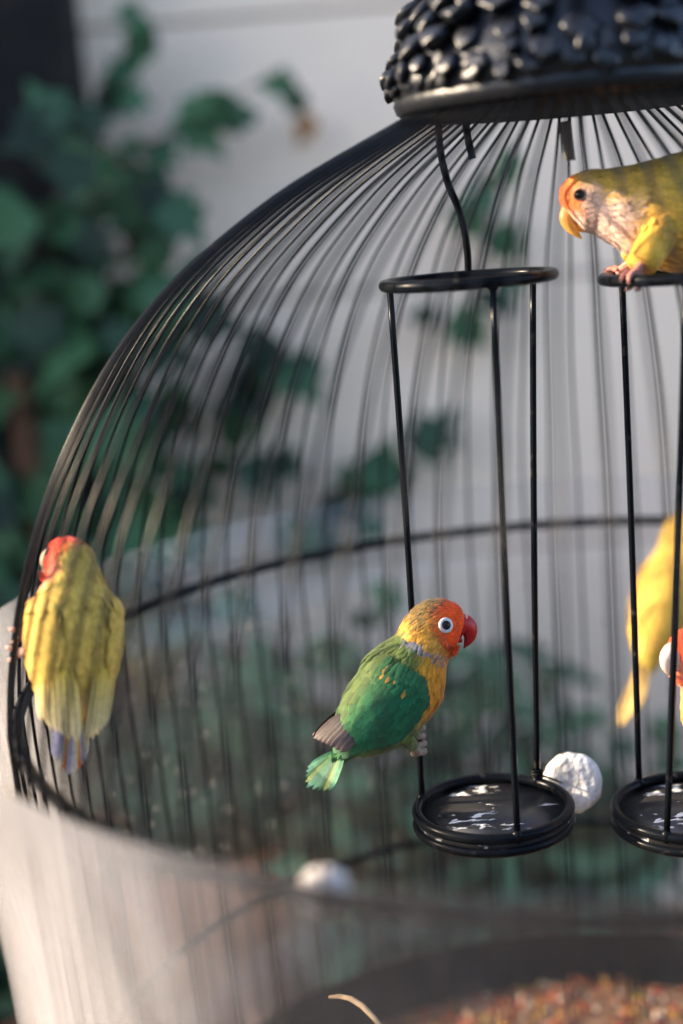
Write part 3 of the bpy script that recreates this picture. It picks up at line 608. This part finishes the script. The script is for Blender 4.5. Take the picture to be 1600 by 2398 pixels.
        for k in range(npk):
            f = k / (npk - 1); t = pt; ph = pa[0] + (pa[1] - pa[0]) * f
            P, D, N = B.frame(np.array([t]), np.array([s * ph]), wing_off * (.9 + .12 * k / npk) + .0012 * (1 - f))
            Vb, Fb, Cb = blade(Lp * (1 - .28 * f), Wp, c0, c1, .3, .04)
            base_d = D[0] * .8 + B.frame(np.array([.8]), np.array([0.]))[1][0] * .5
            if pdir is not None: base_d = np.array(pdir) + np.array([.06 * f, 0, -.10 * f])
            MB().add(orient(Vb, P[0], base_d + np.array([0, -s * .10 + s * sprd * f, 0]), N[0]), Fb, Cb).build('flight_feather', FLIGHT, wing)
    # tail
    nt2, Lt, Wt, fan, tcs, tdir = tail[:6]; fan2 = tail[6] if len(tail) > 6 else 0
    P, D, N = B.frame(np.array([.5]), np.array([0.])); ctr = B(np.array([.35]), np.array([0.]), -.006)[0]
    d0 = np.array(tdir) if tdir is not None else D[0]
    for k in range(nt2):
        f = (k / (nt2 - 1) - .5) * 2; c0, c1 = tcs[k % len(tcs)]
        Vb, Fb, Cb = blade(Lt * (1 - .22 * abs(f)), Wt, c0, c1, .35, .03)
        upv = np.cross(d0, np.array([0, 1., 0])); upv /= np.linalg.norm(upv); upv = upv if upv @ N[0] > 0 else -upv
        MB().add(orient(Vb, ctr + np.array([0, f * .005, 0]) + upv * (.002 * (1 - abs(f))), d0 + np.array([0, f * fan, 0]) + upv * f * fan2, upv + np.array([0, -.6 if fan2 else f * .5, 0])), Fb, Cb).build('tail_feather', FLIGHT, root)
    # beak
    def horn(stn, c, name, ct=None):
        b = Loft(stn); m_ = len(stn); tg = np.linspace(0, m_ - 1, 24); pg = np.linspace(-PI, PI, 18, endpoint=False); TT, PP = np.meshgrid(tg, pg, indexing='ij')
        V = B.warp(b(TT.ravel(), PP.ravel()), np.full(TT.size, 9.)); k = (TT.ravel() / (m_ - 1))[:, None]; C = np.array(c) * (1 - k) + np.array(ct if ct is not None else c) * k
        F = [(i * 18 + j, i * 18 + (j + 1) % 18, (i + 1) * 18 + (j + 1) % 18, (i + 1) * 18 + j) for i in range(23) for j in range(18)] + [tuple(range(18))[::-1], tuple(range(23 * 18, 24 * 18))]
        return MB().add(V, F, C).build(name, HORN, root)
    horn(beak, beak_c[0], 'beak', beak_c[1]); horn(lower, lower_c, 'lower_beak')
    cx_, cz_, cr_, cl_, cc = cere
    mbc = MB()
    mbc.sphere((0, 0, 0), (cr_ * .55, cl_, cr_), 14, 9, cc); mbc.v[0] = B.warp(mbc.v[0] + np.array([cx_, 0, cz_]), np.full(len(mbc.v[0]), 9.)); mbc.build('cere', SKIN, root)
    # eyes
    ex, ez, et = eye
    for s in (1, -1):
        ph = np.linspace(.4, 2.6, 90); q = B(np.full(90, et), s * ph); 
        t_ = np.linspace(et - 1.2, et + 1.2, 60); TT, PP = np.meshgrid(t_, ph, indexing='ij'); G = Loft(st)(TT.ravel(), s * PP.ravel()); i = np.argmin((G[:, 0] - ex) ** 2 + (G[:, 2] - ez) ** 2)
        P, D, N = B.frame(np.array([TT.ravel()[i]]), np.array([s * PP.ravel()[i]]))
        Rm = np.array(Vector(N[0]).to_track_quat('Z', 'Y').to_matrix())
        def disc(prof, name, m_, par, off):
            q = MB().lathe(prof, 28); q.v[0] = q.v[0] @ Rm.T + P[0] + N[0] * off; return q.build(name, m_, par)
        r = eye_r
        eb = disc([(0, -.6 * r), (r * .9, -.4 * r), (r, 0), (r * .8, .38 * r), (r * .4, .6 * r), (0, .66 * r)], 'eye', EYE, root, .0006)
        if ring: disc([(r * .96, .0), (r * 1.0, .26 * r), (r * 1.2, .22 * r), (r * 1.5, .10 * r), (r * 1.64, -.1 * r), (r * 1.64, -.4 * r)], 'eye_ring', RING, eb, .0010)
        else: disc([(r * .96, .0), (r * 1.0, .2 * r), (r * 1.15, .22 * r), (r * 1.28, -.1 * r), (r * 1.28, -.3 * r)], 'eye_ring', mat_lid, eb, .0006)
    # feet: four toes closed round what they grip (grip point, rod direction, rod radius), all in local space
    for (gp, rd, rr_, hip) in feet:
        gp = np.array(gp); rd = np.array(rd) / np.linalg.norm(rd); hip = np.array(hip); to = hip - gp; to -= rd * (to @ rd); to /= np.linalg.norm(to); sd = np.cross(rd, to)
        ank = gp + to * (rr_ + .0042)
        fo = MB().tube(bez([hip, (hip + ank) / 2 + rd * .001, ank, gp + to * (rr_ + .002)], 10), np.linspace(.0040, .0030, 10), 10, c=np.array(foot_c)).build('foot', SKIN, root)
        leg = .12 if thigh[0] > .01 else .5; tc_ = cfn(np.array([thigh_t]), np.array([2.4]), rg)[0]; MB().tube(bez([hip + (hip - ank) * .35, hip, hip * .7 + ank * .3, ank + (hip - ank) * leg], 10), np.linspace(thigh[0], thigh[1], 10), 12, c=tc_).build('thigh', BODY, root)
        cvp = bez([hip + (hip - ank) * .35, hip, hip * .7 + ank * .3, ank + (hip - ank) * leg], 10); nf = int(90 * dens); kk_ = rg.uniform(0, 6.3, nf); i0 = kk_.astype(int); fr_ = (kk_ - i0)[:, None]
        Cc_ = cvp[i0] * (1 - fr_) + cvp[i0 + 1] * fr_; Dd = cvp[i0 + 1] - cvp[i0]; Dd /= np.linalg.norm(Dd, axis=1)[:, None]; Nn = rg.normal(size=(nf, 3)); Nn -= Dd * (Nn * Dd).sum(1)[:, None]; Nn /= np.linalg.norm(Nn, axis=1)[:, None]
        rt = thigh[0] + (thigh[1] - thigh[0]) * kk_ / 9; mt = MB(); feathers(mt, Cc_ + Nn * rt[:, None], Dd, Nn, np.full(nf, .009), np.full(nf, .004), tc_ * rg.uniform(.8, 1.15, (nf, 1)), np.full(nf, .06), .12, rg=rg)
        tag(mt.build('thigh_plumage', FEATH, root), kind='stuff')
        for k, (sgn, o) in enumerate(((1, .0022), (1, -.0022), (-1, .0030), (-1, -.0030))):
            arc = np.linspace(.05, 2.35 - .25 * (k % 2), 12); rad = rr_ + .0015
            pts = [gp + rd * (o * (1 + .5 * a / 2.3)) + (to * math.cos(a) + sgn * sd * math.sin(a)) * (rad + .0012 * max(0, 1 - a * 2)) for a in arc]
            q = MB().tube(pts, np.array([.0019, .0018, .0019, .0017, .0017, .0018, .0016, .0016, .0017, .0014, .0012, .0010]) * toe, 8, c=np.array(foot_c)).build('toe', SKIN, fo)
            e_ = pts[-1]; dd = pts[-1] - pts[-2]; dd /= np.linalg.norm(dd)
            MB().tube([e_, e_ + dd * .0016, e_ + dd * .003 + to * .0006], [.0010, .0007, .0002], 6, c=np.array(foot_c) * .35).build('claw', HORN, fo)
    return root
def bar_feet(Mx, hips):
    out = []
    for h in hips:
        w_ = np.array(Mx @ Vector((h[0] + .012, h[1], h[2]))); gq = grip_bar(w_)
        out.append((np.array(Mx.inverted() @ Vector(gq)), np.array(Mx.to_3x3().inverted() @ Vector((0, 0, 1))), .0013, h))
    return out
mat_lid = mat('dark_eyelid', (.16, .07, .05), .7, .3)
def frame4(p, flip=False, spin=0., turn=0.):
    """placement with local x along the picture's right (or left), z along its up; spin tips the bird nose up, turn swings its nose away from the lens"""
    x, z = (RT, UP) if not flip else (-RT, UP); y = np.cross(z, x)
    R = Matrix((x, y, z)).transposed()
    R = R @ Matrix.Rotation(turn, 3, 'Z') @ Matrix.Rotation(-spin, 3, 'Y')
    return Matrix.Translation(Vector(p)) @ R.to_4x4()
def conv(lst, ox, oy, k, lat=None, flip=False):
    """picture measurements (x, y, half height[, half width]) to local metres"""
    o = []
    for q in lst:
        x = (q[0] - ox) * k * (-1 if flip else 1)
        o.append((x, -(q[1] - oy) * k, q[2] * k, (q[3] if len(q) > 3 else q[2] * (lat or .9)) * k))
    return o
MAINST = [(395, 1265, 50, 62), (455, 1188, 120, 135), (540, 1095, 215, 215), (668, 968, 282, 262), (795, 815, 300, 275), (882, 678, 295, 268), (988, 500, 212, 208), (1060, 384, 213, 192), (1122, 336, 207, 180), (1195, 318, 178, 155), (1255, 312, 130, 118), (1292, 316, 62, 66)]
MAINBEAK = [(1250, 335, 92, 70), (1300, 335, 88, 66), (1336, 362, 70, 52), (1344, 412, 48, 37), (1326, 458, 27, 23), (1300, 500, 3, 3)]
MAINLOW = [(1215, 395, 48, 44), (1248, 425, 36, 34), (1276, 442, 20, 22), (1290, 448, 6, 8)]
G_ = dict(dark=srgb(18, 92, 58), mid=srgb(44, 100, 56), olive=srgb(78, 96, 40), lime=srgb(104, 116, 44), orange=srgb(238, 158, 22), gold=srgb(226, 160, 55), brown=srgb(108, 84, 36), red=srgb(255, 84, 4), grey=srgb(125, 120, 132), rust=srgb(190, 92, 22))
def c_green(t, ph, rg, wing=False):
    a = np.abs((ph + PI) % (2 * PI) - PI); n = len(t)
    c = np.tile(G_['olive'], (n, 1))
    c = mixc(c, G_['mid'], sm(3.2, 1.0, t) * .9)
    if wing:
        c = mixc(c, G_['mid'], sm(.6, 1.0, a)); c = mixc(c, G_['dark'], sm(.95, 1.4, a) * sm(5.6, 4.6, t) * sm(1.2, 2.6, t))
        c = mixc(c, srgb(84, 122, 92), sm(2.3, 1.5, t) * .7)
        c = mixc(c, G_['gold'], ((rg.random(n) < .07) & (t > 4.4) & (a < 1.5)) * .6)
        return c
    c = mixc(c, G_['mid'], sm(1.0, 1.6, a) * sm(5, 4, t)); c = mixc(c, G_['lime'], sm(2.0, 2.7, a) * sm(4.2, 3.2, t))
    c = mixc(c, G_['orange'], sm(1.35, 2.1, a) * sm(3.4, 4.8, t)); c = mixc(c, G_['lime'], sm(5.5, 6.1, t) * sm(1.4, .7, a) * .5)
    c = mixc(c, G_['grey'], sm(5.95, 6.1, t) * sm(.55, .95, a) * sm(3.0, 2.5, a) * .8 * (rg.random(n) < .8))
    h = sm(6.3, 6.5, t)
    hc = np.tile(G_['gold'], (n, 1)); hc = mixc(hc, G_['brown'], sm(6.6, 7.2, t) * sm(1.45, .95, a)); hc = mixc(hc, G_['rust'], sm(6.9, 7.6, t) * sm(1.1, 1.5, a) * .85)
    hc = mixc(hc, G_['rust'], sm(2.2, 2.6, a) * .5)
    hc = mixc(hc, G_['red'], sm(7.5, 8.75, t + .5 * sm(1.2, 2.2, a) - 1.05 * sm(1.15, .3, a) + rg.normal(size=n) * .08))
    return c * (1 - h[:, None]) + hc * h[:, None]
# the green bird grips the left rod of the nearer swing
ra, rb = rods1[0]
gz = at(986, 1752, ra[1])[2]; gk = (gz - ra[2]) / (rb[2] - ra[2]); grip = ra + (rb - ra) * gk
anchor = grip - FW * .020 + (UP * 7 - RT * 6) * .0003
k1 = depth(anchor) / FPX / 3.136
Mg = frame4(anchor, turn=.07)
loc = lambda Mx, p: np.array(Mx.inverted() @ Vector(p))
rdl = np.array(Mg.to_3x3().inverted() @ Vector(rb - ra))
gl = loc(Mg, grip)
teal = srgb(92, 158, 120); gdk = srgb(30, 100, 50); yel = srgb(150, 165, 80)
cv = lambda x, y: ((x - 960) * k1, -(y - 1230) * k1)
e1 = cv(1140, 315); ce = cv(1312, 284)
lovebird('green lovebird with red face and white eye ring gripping a rod of the swing', Mg, conv(MAINST, 960, 1230, k1), c_green, conv(MAINBEAK, 960, 1230, k1), conv(MAINLOW, 960, 1230, k1),
         (e1[0], e1[1], 8.0), (srgb(170, 18, 18), srgb(140, 10, 16)), srgb(150, 20, 20), (ce[0], ce[1], 42 * k1, 50 * k1, srgb(238, 180, 165)), srgb(165, 145, 128),
         (9, .036, .0085, .22, [(gdk, teal), (srgb(50, 120, 50), yel), (srgb(30, 84, 44), gdk), (srgb(40, 90, 50), teal)], (-.62, 0, -.66), .32), (7, .025, .0085, srgb(58, 50, 46), srgb(100, 82, 76), .10, 1.9, (.45, 1.35), (-.74, 0, -.68)), seed=11, ring=True, dens=1.5, toe=1.6, thigh=(.0052, .003), var=(.66, 1.22),
         feet=[(gl + np.array([0, 0, -.0005]), rdl, .0023, ((880 - 960) * k1, -.004, -(1165 - 1230) * k1)), (gl + rdl / np.linalg.norm(rdl) * .011, rdl, .0023, ((900 - 960) * k1, .006, -(1110 - 1230) * k1))])

# yellow birds
Y_ = dict(y=srgb(222, 184, 82), ol=srgb(178, 148, 66), or_=srgb(222, 164, 58), pale=srgb(226, 214, 150), pink=srgb(238, 140, 110), red=srgb(240, 66, 34), cream=srgb(240, 200, 160), grey=srgb(205, 195, 175))
def c_yellow(face, bib, pale_rump=True, orange=.0, f0=8.7):
    def f(t, ph, rg, wing=False):
        a = np.abs((ph + PI) % (2 * PI) - PI); n = len(t); c = np.tile(Y_['y'], (n, 1))
        c = mixc(c, Y_['ol'], sm(1.3, .2, a) * .65 * rg.uniform(.6, 1, n)); c = mixc(c, Y_['or_'], (sm(1.2, 1.9, a) * .6 + orange) * np.ones(n))
        if pale_rump: c = mixc(c, Y_['pale'], sm(2.2, 1.0, t) * .8)
        if wing: return c
        c = mixc(c, Y_['ol'], sm(6.2, 7.0, t) * sm(1.5, .6, a) * .6)
        c = mixc(c, bib, sm(5.2, 6.2, t) * sm(1.25, 1.9, a)); c = mixc(c, bib, sm(7.0, 7.8, t) * sm(.9, 1.5, a))
        return mixc(c, face, sm(f0, f0 + .8, t + .2 * sm(1.0, 2.0, a)) * sm(2.7, 1.9, a))
    return f
# clinging bird at the left, seen from behind
CL = [(-7, -29, 6, 9), (-5, -18, 13, 18), (-2.5, -3, 19, 25), (0, 12, 22.5, 28), (2.5, 26, 23.5, 28.5), (5, 39, 22, 26.5), (8, 50, 17.5, 20), (10.5, 58, 16, 17.5), (14, 63.5, 16, 17), (19, 65.5, 14, 15), (24, 65, 10, 11), (27, 64, 5, 6)]
pc = at(170, 1556, -.085); hd = math.atan2(.88, -.47)
Mc = Matrix.Translation(Vector(pc)) @ Matrix.Rotation(hd, 4, 'Z') @ Matrix.Rotation(.19, 4, 'X')
mm = lambda L: [tuple(v * .001 * 1.0 for v in q) for q in L]
blue = srgb(120, 130, 190)
lovebird('yellow lovebird with red forehead clinging to the bars, back turned', Mc, mm(CL), c_yellow(Y_['red'], Y_['pink'], True, .05, 8.0), mm([(24, 66, 8, 6), (28, 65, 7, 5.4), (31, 62, 5.5, 4), (31.5, 57.5, 3.6, 3), (30, 54, 2, 1.8), (28, 51, .4, .4)]), mm([(22, 60, 5, 4.5), (25, 57, 3.6, 3.4), (27, 55.5, 1.6, 1.8)]),
         (.0195, .0705, 9.0), (srgb(225, 190, 160), srgb(205, 170, 130)), srgb(210, 180, 150), (.0285, .0715, .003, .004, srgb(235, 190, 170)), srgb(190, 150, 135),
         (8, .044, .0105, .16, [(Y_['pale'], Y_['grey']), (blue, srgb(190, 180, 185)), (Y_['y'], srgb(225, 120, 50))], (-.10, 0, -1)), (7, .046, .0072, srgb(220, 184, 66), srgb(214, 198, 150), .04, 2.1, (.30, 1.15), (-.14, 0, -1)), yaw=.55, seed=21, dens=1.0, eye_r=.0026, wing_off=.0024,
         feet=bar_feet(Mc, ((.014, .010, .004), (.016, -.010, .020))))
# stooping bird on the top ring of the farther swing
ST = [(2480, 560, 90, 110), (2330, 610, 220, 240), (2140, 680, 400, 380), (1860, 790, 540, 450), (1560, 870, 605, 460), (1245, 850, 540, 430), (920, 790, 405, 350), (690, 745, 330, 290), (555, 738, 308, 268), (440, 750, 258, 220), (360, 775, 180, 160), (318, 795, 90, 95)]
BK = [(400, 850, 105, 80), (372, 905, 92, 74), (385, 975, 74, 62), (425, 1040, 52, 46), (475, 1092, 28, 26), (516, 1134, 5, 5)]
LW = [(500, 985, 60, 56), (512, 1025, 40, 40), (535, 1048, 22, 24), (552, 1058, 6, 8)]
pb = at(1250 + 1195 / 4.48, 300 + 1400 / 4.48, ct2[1] + .002); k3_ = depth(pb) / FPX / 4.48
Mb = frame4(pb, flip=True, turn=-.06)
qv = lambda x, y: (-(x - 1200) * k3_, -(y - 1380) * k3_)
e3_ = qv(468, 725); c3 = qv(330, 885)
FA, FB = 3.75, 2.45
ring_pt = ct2 + np.array([R1 * 1.03 * math.cos(FA), R1 * 1.03 * math.sin(FA), 0]); ring_p2 = ct2 + np.array([R1 * 1.03 * math.cos(FB), R1 * 1.03 * math.sin(FB), 0])
tan = lambda a: np.array(Mb.to_3x3().inverted() @ Vector((-math.sin(a), math.cos(a), 0)))
lovebird('yellow lovebird with peach forehead stooping from the top ring of the swing', Mb, conv(ST, 1200, 1380, k3_, flip=True), c_yellow(srgb(240, 120, 60), srgb(238, 200, 180), False, .0), conv(BK, 1200, 1380, k3_, flip=True), conv(LW, 1200, 1380, k3_, flip=True),
         (e3_[0], e3_[1], 9.0), (srgb(228, 150, 80), srgb(225, 165, 60)), srgb(220, 150, 60), (c3[0], c3[1], 36 * k3_, 48 * k3_, srgb(240, 215, 200)), srgb(205, 140, 125),
         (8, .045, .011, .18, [(Y_['y'], Y_['pale'])], (-1, 0, .15)), (6, .05, .009, srgb(190, 170, 70), srgb(200, 190, 150), .1, 1.75, (.55, 1.35)), seed=31, dens=1.2, eye_r=.0033,
         feet=[(loc(Mb, ring_pt), tan(FA), .0040, (-.012, .014, .026)), (loc(Mb, ring_p2), tan(FB), .0040, (-.026, -.014, .026))], thigh=(.018, .010), toe=1.1, thigh_t=4.9)
# bird on the farther swing's rod, mostly beyond the picture's edge: pale beak, red forehead
k4 = .302 / 3.136 / 1000
rc, rd_ = rods2[1]; 
pf = at(1557 + (1365 - 960) / 3.136 - 14, 1535 + (1230 - 350) / 3.136 - 10, cb2[1] - .03); k4 = depth(pf) / FPX / 3.136
Mf = frame4(pf, flip=True, spin=.02, turn=.38)
# swing the bird so that its beak comes to rest where it is seen
bk = Vector(((1365 - 960) * k4, 0, (1230 - 350) * k4)); want = Vector(at(1557, 1538, cb2[1] - .03)); Mf = Matrix.Translation(want - (Mf @ bk)) @ Mf
P4 = cb2 + np.array([.006, -.004, .0])
fz = loc(Mf, P4 + np.array([0, 0, .0035])); fx = np.array(Mf.to_3x3().inverted() @ Vector((0, 1, 0)))
lovebird('yellow lovebird with ivory beak and red forehead standing over the farther swing platform', Mf, conv(MAINST, 960, 1230, k4), c_yellow(srgb(238, 84, 44), srgb(244, 150, 110), False, .0), conv(MAINBEAK, 960, 1230, k4), conv(MAINLOW, 960, 1230, k4),
         ((1140 - 960) * k4, (1230 - 315) * k4, 8.0), (srgb(236, 205, 190), srgb(225, 195, 170)), srgb(225, 190, 175), ((1304 - 960) * k4, (1230 - 288) * k4, 34 * k4, 44 * k4, srgb(240, 210, 200)), srgb(205, 150, 135),
         (8, .041, .0105, .2, [(Y_['y'], Y_['pale'])], (-.62, 0, -.72)), (6, .036, .0085, srgb(190, 170, 70), srgb(200, 190, 150), .1, 1.75, (.55, 1.35)), seed=41, dens=1.2,
         feet=[(fz + np.array([0, .010, 0]), fx, .001, ((930 - 960) * k4, .008, (1230 - 1100) * k4)), (fz + np.array([0, -.010, 0]), fx, .001, ((930 - 960) * k4, -.008, (1230 - 1100) * k4))])
# bird high on the back bars, tail hanging: far, soft
py_ = .30
pk = at(1600, 1440, py_); k5 = depth(pk) / FPX / 3.136 * .88
Mk = frame4(pk, spin=.24, turn=.45)
ctr5 = Vector(((795 - 960) * k5, 0, (1230 - 815) * k5)); Mk = Matrix.Translation(Vector(at(1572, 1395, py_)) - (Mk @ ctr5)) @ Mk
hips5 = (((900 - 960) * k5 + .006, .007, (1230 - 1120) * k5), ((900 - 960) * k5 + .006, -.007, (1230 - 1060) * k5))
for _ in range(6):                      # bring the belly up to the bars
    hw = np.array(Mk @ Vector(hips5[0])); gq = grip_bar(hw); gap = math.hypot(gq[0], gq[1]) - math.hypot(hw[0], hw[1]) - .016
    Mk = Matrix.Translation(Vector((np.array(at(1572, 1395, py_ + gap)) - np.array(at(1572, 1395, py_))))) @ Mk; py_ += gap
lovebird('yellow lovebird with red head clinging to the back bars, tail hanging down', Mk, conv(MAINST, 960, 1230, k5), c_yellow(srgb(240, 60, 25), srgb(238, 60, 25), True, .35), conv(MAINBEAK, 960, 1230, k5), conv(MAINLOW, 960, 1230, k5),
         ((1140 - 960) * k5, (1230 - 315) * k5, 8.0), (srgb(230, 190, 160), srgb(220, 180, 150)), srgb(220, 180, 150), ((1304 - 960) * k5, (1230 - 288) * k5, 34 * k5, 44 * k5, srgb(240, 210, 200)), srgb(205, 150, 135),
         (8, .072, .0125, .12, [(Y_['or_'], srgb(225, 190, 110))], (-.62, 0, -.80)), (6, .050, .0095, srgb(214, 176, 50), srgb(215, 185, 90), .1, 1.75, (.55, 1.35)), seed=51, dens=.9,
         feet=bar_feet(Mk, hips5))
